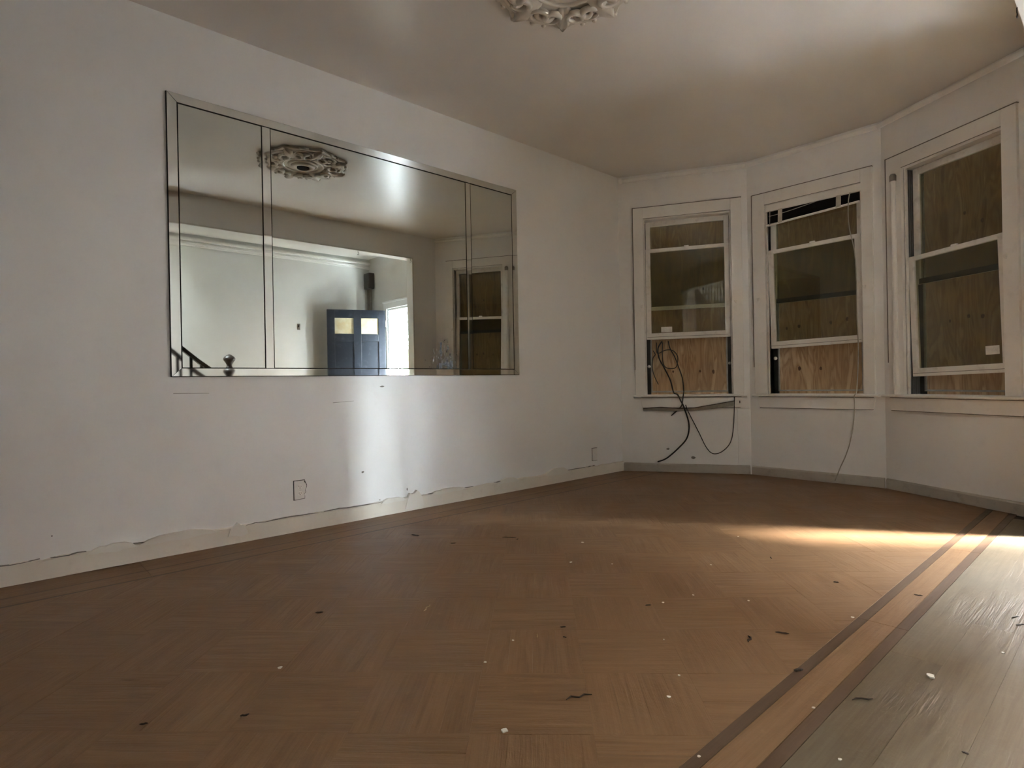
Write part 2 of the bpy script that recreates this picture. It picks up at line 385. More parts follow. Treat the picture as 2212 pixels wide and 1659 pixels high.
sw = MB().box(3.93, 4.03, -2.45, 1.85, H+0.14, 5.9).box(4.03, HX+0.05, 1.75, 1.85, H+0.14, 5.9).box(3.93, HX+0.1, -2.45, -0.75, 5.9, 5.98).box(3.93, HX+0.1, 1.35, 1.9, 5.9, 5.98).box(3.93, 4.12, -0.75, 1.35, 5.9, 5.98).box(4.92, HX+0.1, -0.75, 1.35, 5.9, 5.98)
structure(sw.build('wall_stairwell', 'hall'), 'white stairwell walls above the staircase')

# crown moulding in the hall, parts per profile step
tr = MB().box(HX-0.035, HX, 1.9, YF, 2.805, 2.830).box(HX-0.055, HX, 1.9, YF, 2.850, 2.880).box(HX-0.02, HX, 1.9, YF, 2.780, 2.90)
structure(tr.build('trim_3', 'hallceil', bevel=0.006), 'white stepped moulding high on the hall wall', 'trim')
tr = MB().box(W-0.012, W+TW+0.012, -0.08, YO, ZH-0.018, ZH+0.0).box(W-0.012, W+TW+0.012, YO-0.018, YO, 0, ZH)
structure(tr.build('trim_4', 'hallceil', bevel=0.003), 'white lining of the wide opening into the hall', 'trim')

# picture-rail tube along the bay ceiling
pts = [fworld('A', 0.035, -0.036, H-0.052), fworld('A', 0.6, -0.036, H-0.050), fworld('A', FL['A']-0.06, -0.038, H-0.050), fworld('B', 0.06, -0.038, H-0.050), fworld('B', 0.55, -0.036, H-0.050),
       fworld('B', FL['B']-0.06, -0.038, H-0.050), fworld('C', 0.06, -0.038, H-0.050), fworld('C', 0.6, -0.036, H-0.050), fworld('C', FL['C']-0.02, -0.036, H-0.050)]
tm = MB().tube(smooth_path(pts, 6), 0.019, 10)
o = tm.build('trim_1', 'plastic', smooth=True); structure(o, 'white round moulding bent along the bay under the ceiling', 'trim')
c0 = fworld('A', 0.035, -0.036, H-0.052)
MB().lathe([(0.002, -0.028), (0.018, -0.023), (0.026, -0.009), (0.026, 0.009), (0.018, 0.023), (0.002, 0.028)], 12, c0).build('end_knob', 'plastic', o, smooth=True)
# pilaster board
a, b = FAC['A']
o = MB().box(1.088, FL['A']-0.004, -0.010, 0.0, 0.085, 0.625).build('trim_2', 'bay', bevel=0.002); o.location = (a[0], a[1], 0); o.rotation_euler.z = facet_angle(a, b)
structure(o, 'narrow board under the left bay window beside the fold of the bay', 'trim')

# ------------------------------------------------------------------ baseboards
def jag_board(name, y0, y1, mat, label):
    m = MB(); rng = random.Random(3); top = []; y = y0
    while y < y1:
        top.append((y, 0.098 + rng.uniform(-0.006, 0.006))); y += rng.uniform(0.05, 0.14)
    top.append((y1, 0.098))
    fx = [0.019 + rng.uniform(-0.002, 0.002) for _ in top]
    vs = []; fs = []
    for (yy, zz), x in zip(top, fx):
        vs += [(0, yy, 0.002), (x, yy, 0.002), (x, yy, zz-0.006), (x-0.006, yy, zz), (0, yy, zz)]
    for i in range(len(top)-1):
        for k in range(4): fs.append((i*5+k, i*5+k+1, i*5+5+k+1, i*5+5+k))
    fs += [(0, 1, 2, 3, 4), tuple(range(len(vs)-5, len(vs)))]
    m.add(vs, fs); o = m.build(name, mat)
    structure(o, label, 'baseboard'); return o
bl = jag_board('baseboard_left', YBACK, YC, 'base', 'chipped cream baseboard along the mirror wall')
# ragged skim-coat lips over the top of the board
for (ya, yb, z0, z1, sd) in ((0.40, 0.62, 0.085, 0.122, 1), (0.62, 1.02, 0.088, 0.128, 2), (1.06, 1.17, 0.05, 0.125, 3), (2.05, 2.25, 0.088, 0.120, 8), (2.24, 2.40, 0.022, 0.150, 4), (2.46, 2.80, 0.092, 0.122, 5), (3.12, 3.34, 0.088, 0.125, 6), (3.66, 3.98, 0.080, 0.150, 7), (4.10, 4.45, 0.090, 0.115, 9)):
    rng = random.Random(sd); n = 9; up = []; lo = []
    for i in range(n):
        t = i/(n-1); e = math.sin(PI*t)**0.5
        up.append((ya+(yb-ya)*t, z0+(z1-z0)*(e*rng.uniform(0.75, 1.0)))); lo.append((ya+(yb-ya)*t+rng.uniform(-.01, .01), z0 - e*rng.uniform(0.0, 0.012)))
    MB().prism(lo + up[::-1], 0.0, 0.0235, 'x').build('plaster_lip', 'plaster', bl, bevel=0.004)
for (y, z) in ((0.33, 0.063), (0.335, 0.040), (0.83, 0.06), (0.835, 0.04), (1.115, 0.065), (1.47, 0.065), (1.475, 0.045), (2.34, 0.075), (2.345, 0.055), (3.25, 0.07)):
    MB().lathe([(0.003, -0.002), (0.0045, 0.0), (0.003, 0.0012)], 8).build('nail_hole', 'splinter', bl)
    o = bl.children[-1]; o.location = (0.0215, y, z); o.rotation_euler = (0, R(90), 0)
for i, (ya, yb) in enumerate(((-0.2, 0.22), (0.26, 0.40), (0.60, 0.78), (1.16, 1.60), (1.64, 2.06), (2.44, 2.86), (3.08, 3.16), (3.96, 4.20), (4.22, 4.34))):
    rg = random.Random(40+i); n = max(4, int((yb-ya)/0.05)); up = []; lo = []
    for k in range(n+1):
        y = ya+(yb-ya)*k/n; z = 0.101+rg.uniform(-0.004, 0.004); w_ = 0.0014*math.sin(PI*min(1, max(0.05, k/n)))+0.0005
        up.append((y, z+w_)); lo.append((y, z-w_))
    MB().prism(lo+up[::-1], 0.006, 0.0215, 'x').build('edge_crack', 'scuff', bl)
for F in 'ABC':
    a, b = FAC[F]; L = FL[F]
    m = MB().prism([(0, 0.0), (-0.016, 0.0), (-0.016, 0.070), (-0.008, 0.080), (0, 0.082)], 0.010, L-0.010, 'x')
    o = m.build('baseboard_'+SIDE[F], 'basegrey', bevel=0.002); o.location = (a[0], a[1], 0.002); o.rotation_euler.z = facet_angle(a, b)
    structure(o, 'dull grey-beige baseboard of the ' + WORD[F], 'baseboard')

# ------------------------------------------------------------------ windows
def build_window(F, idx):
    w = WIN[F]; a, b = FAC[F]; s0, s1 = w['o']; zt = w['top']
    words = {'A': 'left bay window with raised sash and cables, next to the mirror wall', 'B': 'middle bay window with raised sash and blind remains at top', 'C': 'right bay window in shade with slightly raised sash'}
    e = empty('window_%d' % idx, (a[0], a[1], 0), facet_angle(a, b))
    structure(e, words[F], 'window')
    c0, c1 = w['cas']
    MB().box(c0, s0, -0.022, 0, ZS, zt+0.11).build('side_casing', 'trim', e, bevel=0.003)
    MB().box(s1, c1, -0.022, 0, ZS, zt+0.11).build('side_casing', 'trim', e, bevel=0.003)
    MB().box(s0, s1, -0.022, 0, zt, zt+0.11).build('head_casing', 'trim', e, bevel=0.003)
    MB().box(c0-0.006, c1+0.002, -0.0235, 0, zt+0.110, zt+0.1155).build('joint_shade_line', 'scuff', e)  # casing gaps and their shadow lines, painted as thin dark strips
    MB().box(c0-0.006, c0, -0.0235, 0, ZS+0.25, zt+0.11).build('joint_shade_line', 'scuff', e)
    MB().box(s0, s1, -0.0225, -0.020, zt-0.001, zt+0.003).build('joint_shade_line', 'scuff', e)
    q0, q1 = w['sill']
    m = MB(); m.prism([(-0.052, ZS-0.022), (-0.060, ZS-0.015), (-0.060, ZS-0.007), (-0.052, ZS), (0.0, ZS), (0.0, ZS-0.022)], q0, q1, 'x'); m.box(s0, s1, 0.0, 0.12, ZS-0.022, ZS+0.002)
    m.build('stool', 'trim', e, bevel=0.002)
    p0, p1 = w['apr']
    m = MB(); m.prism([(p0, 0.735), (p0+0.008, 0.66), (p0+0.018, 0.632), (p1-0.018, 0.632), (p1-0.008, 0.66), (p1, 0.735)], -0.020, 0.0, 'y'); m.build('apron', 'trim', e, bevel=0.003)
    # jamb linings and stops
    for sgn, s in ((1, s0), (-1, s1)):
        MB().box(min(s, s-sgn*0.012), max(s, s-sgn*0.012), 0.002, 0.15, ZS, zt).build('jamb', 'jamb', e)
        MB().box(min(s, s+sgn*0.013), max(s, s+sgn*0.013), 0.004, 0.027, ZS, zt).build('stop_bead', 'trimworn', e, bevel=0.003)
    MB().box(s0, s1, 0.004, 0.15, zt-0.012, zt+0.004).build('head_jamb', 'trimworn', e)
    st = 0.046
    def sash(name, z0, z1, d0, d1, bot, top, tilt=0.0, mat='trimworn'):
        # local mesh around the sash centre so it can sit slightly crooked
        u0, u1 = s0+0.014, s1-0.014; cs, cz = (u0+u1)/2, (z0+z1)/2; hw, hh = (u1-u0)/2, (z1-z0)/2
        m = MB()
        m.box(-hw, -hw+st, d0, d1, -hh, hh).box(hw-st, hw, d0, d1, -hh, hh).box(-hw+st, hw-st, d0, d1, -hh, -hh+bot).box(-hw+st, hw-st, d0, d1, hh-top, hh)
        o = m.build(name, mat, e, bevel=0.003); o.location = (cs, 0, cz); o.rotation_euler = (0, -tilt, 0)
        g = MB().box(-hw+st-0.003, hw-st+0.003, (d0+d1)/2-0.0015, (d0+d1)/2+0.0015, -hh+bot-0.003, hh-top+0.003).build('glass_pane', 'glass', o)
        return o, cs, cz
    zl0, zl1, tilt = w['low']
    up, _, _ = sash('upper_sash', zt-0.90, zt-0.014, 0.072, 0.104, 0.036, 0.050)
    if F != 'A':
        zc = -((zt-0.014)-(zt-0.90))/2; hw_ = (s1-s0)/2-0.06
        MB().box(-hw_, hw_, 0.066, 0.074, zc-0.002, zc+0.038).build('dark_rail_face', 'jamb', up)
    lo, cs, cz = sash('lower_sash', zl0, zl1, 0.030, 0.064, 0.062, 0.034, tilt)
    MB().box(-0.022, 0.022, 0.040, 0.060, (zl1-zl0)/2, (zl1-zl0)/2+0.014).build('sash_lock', 'plastic', lo, bevel=0.003)
    # storm frame
    m = MB(); a0, a1 = s0+0.040, s1-0.040
    m.box(a0, a0+0.014, 0.122, 0.136, ZS+0.022, zt-0.03).box(a1-0.014, a1, 0.122, 0.136, ZS+0.022, zt-0.03).box(a0, a1, 0.122, 0.136, ZS+0.022, ZS+0.036)
    m.build('storm_frame', 'alu', e, bevel=0.002)
    for x0_, x1_ in ((s0-0.01, a0-0.001), (a1+0.001, s1+0.01)):
        MB().box(x0_, x1_, 0.128, 0.150, ZS, zt).build('storm_track', 'jamb', e)
    MB().box(p0+0.01, p1-0.01, -0.0212, 0, 0.7285, 0.7350).build('joint_shade_line', 'scuff', e)  # shade under the stool and below the apron, painted as dark strips
    MB().prism([(p0+0.018, 0.632), (p1-0.018, 0.632), (p1-0.020, 0.6275), (p0+0.020, 0.6275)], -0.0195, 0.0, 'y').build('joint_shade_line', 'scuff', e)
    zz = w['low'][0]; hwr = (s1-s0)/2-0.02
    MB().box(-hwr, hwr*0.96, 0.0285, 0.0302, -(w['low'][1]-zz)/2+0.022, -(w['low'][1]-zz)/2+0.0255).build('worn_groove', 'scuff', lo)
    if F == 'C':
        MB().lathe([(0.019, ZS+0.002), (0.019, 2.415)], 14, (0.138, -0.034, 0)).build('round_post', 'trim', e, smooth=False)
        MB().lathe([(0.023, 2.415), (0.024, 2.455), (0.016, 2.470), (0.004, 2.474)], 14, (0.138, -0.034, 0)).build('post_cap', 'scuff', e, smooth=True)
    # little latches on the casing
    for (s, z) in {'A': ((0.212, 1.634), (1.085, 1.632)), 'B': ((0.101, 1.63), (0.977, 1.634)), 'C': ((0.129, 1.632), (0.952, 1.658))}[F]:
        MB().prism([(s-0.012, z+0.012), (s+0.014, z+0.016), (s+0.010, z-0.020), (s-0.004, z-0.008)], -0.036, -0.021, 'y').build('latch_stub', 'trimworn', e, bevel=0.002)
    # pulley knobs
    if F != 'C':
        for (s, z, mt) in {'A': ((0.268, 1.041, 'plastic'), (1.032, 1.055, 'alu')), 'B': ((0.196, 1.086, 'plastic'),)}[F]:
            m = MB().lathe([(0.004, 0.016), (0.013, 0.012), (0.016, 0.004), (0.016, -0.004), (0.010, -0.010)], 12)
            k = m.build('pulley_knob', mt, e, smooth=True); k.location = (s, 0.105, z); k.rotation_euler = (R(90), 0, 0)
    # plywood outside
    pw = empty('plywood_sheet', (*fworld(F, (s0+s1)/2, 0.16, ZS-0.12).xy, ZS-0.12), facet_angle(a, b))
    hw = (s1-s0)/2+0.10
    MB().box(-hw, hw, 0, 0.016, 0, zt-ZS+0.24).build('board', 'ply', pw)
    ks = {'A': ((0.498, 0.985), (0.755, 0.983), (0.881, 0.976), (0.60, 1.78), (0.80, 1.80)), 'B': ((0.388, 0.985), (0.57, 0.98), (0.28, 1.36), (0.39, 1.37), (0.66, 1.38), (0.79, 1.40)), 'C': ((0.544, 2.063), (0.668, 1.976), (0.56, 1.32), (0.66, 1.31), (0.42, 1.30))}[F]
    for i, (s, z) in enumerate(ks):
        rng = random.Random(i*7+idx); n = 10; ra = rng.uniform(0.010, 0.015)
        pl = [(ra*rng.uniform(0.7, 1.1)*math.cos(2*PI*k/n), 1.35*ra*rng.uniform(0.75, 1.1)*math.sin(2*PI*k/n)) for k in range(n)]
        k = MB().prism(pl, -0.0012, 0.002, 'y').build('knot', 'knot', pw); k.location = (s-(s0+s1)/2, 0, z-(ZS-0.12))
    tag(pw, {'A': 'knotty plywood sheet boarding up the left bay window', 'B': 'knotty plywood sheet boarding up the middle bay window', 'C': 'shaded plywood sheet boarding up the right bay window'}[F], 'plywood', 'plywood sheets over the bay windows')
    return e, lo
winA, loA = build_window('A', 1); winB, loB = build_window('B', 2); winC, loC = build_window('C', 3)

# stickers on panes (children of the sash)
def sticker(lo, F, s0_, s1_, z0, z1):
    w = WIN[F]; cs = (w['o'][0]+w['o'][1])/2; cz = (w['low'][0]+w['low'][1])/2
    o = MB().box(s0_-cs, s1_-cs, 0.0440, 0.0452, z0-cz, z1-cz).build('paper_sticker', 'sticker', lo); o['label'] = 'small white paper sticker'
sticker(loA, 'A', 0.397, 0.502, 1.376, 1.428); sticker(loC, 'C', 0.757, 0.848, 1.028, 1.086)

# blind remains in the middle window
th = facet_angle(P1, P2)
bl_ = empty('broken_blind', (P1[0], P1[1], 0), th)
s0, s1 = WIN['B']['o']
MB().box(s0+0.002, s1-0.002, -0.006, 0.026, 2.428, 2.487).build('head_rail', 'trim', bl_, bevel=0.003)
MB().prism([(s0+0.004, 2.32), (s1-0.004, 2.345), (s1-0.004, 2.428), (s0+0.004, 2.428)], 0.018, 0.024, 'y').build('dark_void_sheet', 'black', bl_)  # black sheet standing in for the dark void behind the blind
MB().tube([(s0+0.008, 0.006, 2.300), (0.36, 0.004, 2.312), (0.62, 0.004, 2.325), (s1-0.016, 0.006, 2.345)], 0.0095, 8).build('bottom_rail', 'trim', bl_, smooth=True)
for s, z in ((0.305, 2.305), (0.79, 2.332)):
    MB().prism([(s-0.019, z), (s+0.019, z+0.002), (s+0.022, 2.43), (s-0.016, 2.43)], -0.007, -0.004, 'y').build('ladder_tape', 'tape', bl_)
MB().tube(smooth_path([(0.215, -0.004, 2.43), (0.214, -0.006, 2.36), (0.21, -0.005, 2.30)], 4), 0.0035, 6).build('lift_cord', 'cord', bl_)
MB().tube(smooth_path([(0.20, 0.010, 2.385), (0.36, 0.010, 2.395), (0.60, 0.012, 2.425)], 4), 0.003, 6).build('lift_cord', 'cord', bl_)
tag(bl_, 'remains of a white slat blind at the top of the middle bay window', 'blind')
path = [(0.880, -0.006, 2.432), (0.868, -0.012, 2.34), (0.872, -0.014, 2.15), (0.915, -0.012, 1.87), (0.920, -0.010, 1.335), (0.925, -0.012, 1.106), (0.921, -0.052, 0.80), (0.905, -0.066, 0.74), (0.899, -0.045, 0.648), (0.875, -0.024, 0.455), (0.832, -0.022, 0.279), (0.776, -0.024, 0.138), (0.734, -0.026, 0.024)]
o = MB().tube(smooth_path([fworld('B', *p) for p in path], 5), 0.0042, 7).build('blind_cord', 'cord', smooth=True)
tag(o, 'long grey cord hanging from the middle bay window to the floor', 'cord')

# black cables and loose slat in the left window
def cable(name, pts, r, label, group=None):
    o = MB().tube(smooth_path([fworld('A', *p) for p in pts], 6), r, 8).build(name, 'cable', smooth=True)
    tag(o, label, 'cable', group); return o
cable('black_cable', [(0.40, 0.09, 1.29), (0.36, 0.085, 1.22), (0.37, 0.08, 1.12), (0.42, 0.07, 1.02), (0.475, 0.05, 0.90), (0.500, 0.02, 0.80), (0.515, -0.03, 0.772), (0.548, -0.068, 0.758), (0.575, -0.070, 0.70), (0.604, -0.055, 0.634), (0.646, -0.030, 0.477), (0.628, -0.025, 0.343), (0.545, -0.024, 0.238), (0.432, -0.024, 0.137), (0.345, -0.024, 0.100)], 0.0068,
      'thick black cable from the left bay window curling down to the baseboard')
cable('black_cable', [(0.46, 0.09, 1.29), (0.475, 0.08, 1.22), (0.52, 0.07, 1.13), (0.555, 0.06, 1.03), (0.590, 0.04, 0.92), (0.602, 0.0, 0.80), (0.602, -0.055, 0.772), (0.596, -0.072, 0.73), (0.585, -0.062, 0.66), (0.553, -0.035, 0.618), (0.483, -0.030, 0.554)], 0.0055,
      'black cable crossing the left bay window sill with a short loose end')
cable('black_cable', [(0.62, -0.074, 0.66), (0.64, -0.050, 0.60), (0.664, -0.030, 0.545), (0.738, -0.026, 0.389), (0.799, -0.026, 0.256), (0.861, -0.026, 0.191), (0.945, -0.026, 0.213), (1.021, -0.026, 0.304), (1.050, -0.026, 0.457), (1.062, -0.030, 0.70), (1.062, -0.050, 0.735)], 0.0042,
      'thin black cable hanging in a loop below the left bay window')
cable('black_cable', [(0.345, 0.10, 1.28), (0.345, 0.10, 1.20), (0.36, 0.095, 1.17), (0.43, 0.09, 1.20), (0.50, 0.085, 1.195), (0.545, 0.08, 1.14), (0.545, 0.08, 1.07), (0.52, 0.08, 1.02), (0.45, 0.085, 1.02), (0.41, 0.09, 1.06), (0.40, 0.095, 1.16), (0.405, 0.10, 1.28)], 0.0045,
      'black cable tangled in loops inside the left bay window')
cable('black_cable', [(0.31, 0.10, 1.20), (0.33, 0.105, 1.16), (0.305, 0.11, 1.12), (0.30, 0.11, 1.02), (0.32, 0.11, 0.94), (0.355, 0.11, 0.86)], 0.0045,
      'short black cable dangling at the jamb side of the left bay window')
o = MB()
pl_t = [(0.215, 0.628), (0.30, 0.637), (0.385, 0.640), (0.46, 0.630), (0.56, 0.626), (0.70, 0.632), (0.88, 0.660), (1.058, 0.695)]
pl_b = [(0.218, 0.607), (0.30, 0.606), (0.385, 0.602), (0.56, 0.600), (0.70, 0.603), (0.88, 0.622), (1.058, 0.648)]
o.prism(pl_b + pl_t[::-1], -0.045, -0.037, 'y')
o2 = o.build('loose_slat', 'slat', bevel=0.002); o2.location = (P0[0], P0[1], 0); o2.rotation_euler.z = facet_angle(P0, P1)
tag(o2, 'loose splintered wooden slat hanging under the left bay window sill', 'slat')
mm = MB().prism([(0.218, 0.630), (0.385, 0.642), (0.56, 0.628), (0.70, 0.634), (1.058, 0.697), (1.058, 0.691), (0.70, 0.627), (0.56, 0.621), (0.385, 0.634), (0.218, 0.623)], -0.0485, -0.0440, 'y').build('broken_edge', 'splinter', o2)
tb = MB().box(1.068, 1.13, -0.027, -0.021, 0.655, 0.705).build('slat_bracket', 'plate'); tb.location = (P0[0], P0[1], 0); tb.rotation_euler.z = facet_angle(P0, P1)
MB().box(1.105, 1.113, -0.030, -0.0265, 0.672, 0.695).build('slot', 'splinter', tb)
tag(tb, 'small pale bracket plate at the end of the loose slat', 'bracket')

# ------------------------------------------------------------------ mirror
MY0, MY1, MZ0, MZ1 = 0.788, 3.382, 0.967, 2.520
mr = empty('wall_mirror', (0, (MY0+MY1)/2, MZ0)); tag(mr, 'large wall mirror in three panes with narrow mirrored border strips', 'mirror')
def mloc(o): o.location = (0, -(MY0+MY1)/2, -MZ0); return o
mloc(MB().box(0.001, 0.010, MY0, MY1, MZ0, MZ1).build('backing_board', 'joint', mr))
IY0, IY1, IZ0, IZ1 = 0.842, 3.322, 1.016, 2.468
J = ((1.290, 1.342), (2.834, 2.884)); g = 0.007
for y0, y1 in ((IY0, J[0][0]), (J[0][1], J[1][0]), (J[1][1], IY1)):
    mloc(MB().box(0.010, 0.016, y0+g*0.4, y1-g*0.4, IZ0+g*0.4, IZ1-g*0.8).build('mirror_panel', 'mirror', mr))
tl = math.tan(R(0.9))
def strip(pts_in, pts_out, d_in, d_out, name='bevel_strip'):
    # quad strip: inner edge pair, outer edge pair, front face tilted
    (a, b), (c, d) = pts_in, pts_out
    vs = [(0.010, *a), (0.010, *b), (0.010, *d), (0.010, *c), (d_in, *a), (d_in, *b), (d_out, *d), (d_out, *c)]
    mloc(MB().add(vs, [(0, 3, 2, 1), (4, 5, 6, 7), (0, 1, 5, 4), (1, 2, 6, 5), (2, 3, 7, 6), (3, 0, 4, 7)]).build(name, 'strip', mr))
e_ = 0.0032; dt = 0.050*tl
strip(((IY0-e_, IZ0-e_), (IY0-e_, IZ1+e_)), ((MY0+e_, MZ0+e_), (MY0+e_, MZ1-e_)), 0.0155, 0.0155+dt)
strip(((IY1+e_, IZ0-e_), (IY1+e_, IZ1+e_)), ((MY1-e_, MZ0+e_), (MY1-e_, MZ1-e_)), 0.0155, 0.0155+dt)
strip(((IY0, IZ1+e_), (IY1, IZ1+e_)), ((MY0+e_*1.6, MZ1-e_), (MY1-e_*1.6, MZ1-e_)), 0.0155, 0.0155+dt)
strip(((IY0, IZ0-e_), (IY1, IZ0-e_)), ((MY0+e_*1.6, MZ0+e_), (MY1-e_*1.6, MZ0+e_)), 0.0155, 0.0155+dt)
for y0, y1 in J:
    strip(((y0+e_*1.4, IZ0), (y0+e_*1.4, IZ1-e_)), ((y1-e_*0.5, IZ0), (y1-e_*0.5, IZ1-e_)), 0.0155, 0.0155+dt, 'divider_strip')

# ------------------------------------------------------------------ outlets
def outlet(name, y, z, broken, label):
    e = empty(name, (0.0, y, z))
    if broken:
        pl = [(-0.036, -0.058), (0.030, -0.055), (0.031, -0.038), (0.026, -0.030), (0.037, -0.016), (0.033, -0.002), (0.042, 0.012), (0.043, 0.026), (0.036, 0.040), (0.030, 0.058), (-0.036, 0.058)]
    else: pl = [(-0.036, -0.058), (0.036, -0.058), (0.036, 0.058), (-0.036, 0.058)]
    MB().prism([(p[0]*1.10, p[1]*1.06) for p in pl], 0.0004, 0.002, 'x').build('shadow_gap', 'jamb', e)
    MB().prism(pl, 0.002, 0.0065, 'x').build('cover_plate', 'plate', e, bevel=0.0015)
    if broken:
        for zz in (0.021, -0.021):
            n = 16; f = MB().prism([(0.0165*math.cos(2*PI*k/n), zz+0.0145*math.sin(2*PI*k/n)) for k in range(n)], 0.006, 0.0078, 'x').build('socket_face', 'plastic', e)
            for yy, h in ((-0.0065, 0.008), (0.0065, 0.0065)):
                MB().box(0.0076, 0.0082, yy-0.0013, yy+0.0013, zz-0.001, zz-0.001+h).build('slot', 'splinter', f)
            MB().prism([(0.0028*math.cos(2*PI*k/8), zz-0.008+0.0028*math.sin(2*PI*k/8)) for k in range(8)], 0.0076, 0.0082, 'x').build('ground_hole', 'splinter', f)
        MB().lathe([(0.002, -0.001), (0.0035, 0.0), (0.002, 0.0015)], 10, (0.0078, 0, 0)).build('plate_screw', 'metal', e)
        MB().prism([(0.026, 0.054), (0.034, 0.050), (0.037, 0.040), (0.030, 0.044)], 0.0064, 0.0074, 'x').build('broken_corner', 'splinter', e)
    tag(e, label, 'outlet'); return e
outlet('wall_outlet', 1.489, 0.257, True, 'double outlet with a broken cover plate below the mirror')
outlet('blank_outlet_plate', 4.358, 0.206, False, 'small blank outlet plate low on the wall near the bay')

# wall blemishes that stand out: gouge under mirror, scuffs
def blemish(name, y, z, w, h, label, mat='scuff', seed=1, t=0.0012):
    rng = random.Random(seed); n = 11
    pl = [(y+w*rng.uniform(0.6, 1)*math.cos(2*PI*k/n), z+h*rng.uniform(0.6, 1)*math.sin(2*PI*k/n)) for k in range(n)]
    return MB().prism(pl, -0.001, t, 'x').build(name, mat, bpy.data.objects['wall_left'])
for (y, z, w_, h_, s) in ((2.085, 0.893, 0.022, 0.006, 1), (1.925, 0.318, 0.012, 0.008, 2), (0.268, 0.201, 0.004, 0.004, 3), (2.05, 0.112, 0.006, 0.004, 4), (2.27, 0.155, 0.004, 0.012, 5)):
    blemish('paint_chip_mark', y, z, w_, h_, None, seed=s)
for (y0, z0, y1, z1) in ((0.80, 0.877, 0.98, 0.874), (1.72, 0.793, 1.87, 0.800)):
    MB().prism([(y0, z0-0.0012), (y1, z1-0.0006), (y1, z1+0.0006), (y0, z0+0.0012)], -0.001, 0.0008, 'x').build('hairline_crack', 'scuff', bpy.data.objects['wall_left'])
def bay_mark(s, z, w_, h_, sd):
    rng = random.Random(sd); n = 9
    pl = [(s+w_*rng.uniform(.6, 1)*math.cos(2*PI*k/n), z+h_*rng.uniform(.6, 1)*math.sin(2*PI*k/n)) for k in range(n)]
    MB().prism(pl, -0.0012, 0.001, 'y').build('paint_chip_mark', 'scuff', bpy.data.objects['wall_bay_left'])
bay_mark(0.445, 0.225, 0.018, 0.012, 5); bay_mark(0.68, 0.145, 0.026, 0.016, 6)

# ------------------------------------------------------------------ ceiling medallion
md = empty('ceiling_medallion', (1.625, 2.235, H)); tag(md, 'scalloped white plaster medallion on the ceiling with a bare centre hole', 'medallion')
n = 128; prof = []
for k in range(n):
    a = 2*PI*k/n; r = 0.355 + 0.030*abs(math.cos(4*a))**0.7*1.0 + 0.014*math.cos(16*a)
    prof.append((r*math.cos(a), r*math.sin(a)))
MB().prism(prof, -0.022, 0.0).build('scalloped_plate', 'medallion', md, bevel=0.006)
def ring(r, t, name):
    m = MB(); pts = [(r*math.cos(2*PI*k/64), r*math.sin(2*PI*k/64), -0.022) for k in range(65)]
    m.tube(pts, t, 8, False).build(name, 'medallion', md, smooth=True)
ring(0.175, 0.014, 'inner_ring'); ring(0.115, 0.018, 'centre_ring'); ring(0.335, 0.010, 'outer_ring')
MB().lathe([(0.115, -0.022), (0.10, -0.048), (0.065, -0.055), (0.055, -0.045), (0.052, -0.024)], 32).build('centre_boss', 'medallion', md, smooth=True)
MB().lathe([(0.052, -0.0575), (0.052, -0.03), (0.001, -0.03)], 24).build('centre_hole', 'black', md)
def scroll_pts(mir):
    P = []
    for i in range(26):
        t = i/25; a = t*2.2*2*PI*0.62; rr = 0.062*(1-t)**0.9+0.008
        P.append((0.265 + rr*math.cos(a)*0.9, mir*(0.052 + rr*math.sin(a)*0.9-0.02), -0.022-0.022*math.sin(PI*min(1, t*1.1))))
    return P
sc_me = []
for mir in (1, -1):
    me = MB().tube(scroll_pts(mir), [0.010+0.008*math.sin(PI*i/25) for i in range(26)], 8).mesh('scroll'); me.materials.append(MAT['medallion'])
    for p in me.polygons: p.use_smooth = True
    sc_me.append(me)
lm = MB()
lv = []; lf = []
for i in range(9):
    t = i/8; wv = 0.055*math.sin(PI*min(1, t*0.92+0.08))**0.8*(1+0.25*math.cos(6*PI*t))
    x = 0.165+0.23*t; z = -0.026-0.030*math.sin(PI*t*0.85)
    lv += [(x, -wv, -0.020), (x, -wv*0.45, z), (x, 0, z+0.010), (x, wv*0.45, z), (x, wv, -0.020)]
for i in range(8):
    for k in range(4): lf.append((i*5+k, i*5+k+1, i*5+6+k, i*5+5+k))
lm.add(lv, lf); leaf_me = lm.mesh('acanthus_leaf'); leaf_me.materials.append(MAT['medallion'])
for p in leaf_me.polygons: p.use_smooth = True
bead = MB().lathe([(0.002, -0.016), (0.010, -0.013), (0.014, -0.004), (0.014, 0.004)], 10).mesh('bead'); bead.materials.append(MAT['medallion'])
for k in range(8):
    a = 2*PI*k/8
    o = bpy.data.objects.new('acanthus_leaf', leaf_me); C.objects.link(o); o.parent = md; o.rotation_euler.z = a
    for me in sc_me:
        o = bpy.data.objects.new('scroll', me); C.objects.link(o); o.parent = md; o.rotation_euler.z = a+PI/8
    for da, rr in ((0.0, 0.398), (0.30, 0.372), (-0.30, 0.372)):
        o = bpy.data.objects.new('bead', bead); C.objects.link(o); o.parent = md; o.location = (rr*math.cos(a+da), rr*math.sin(a+da), -0.016)

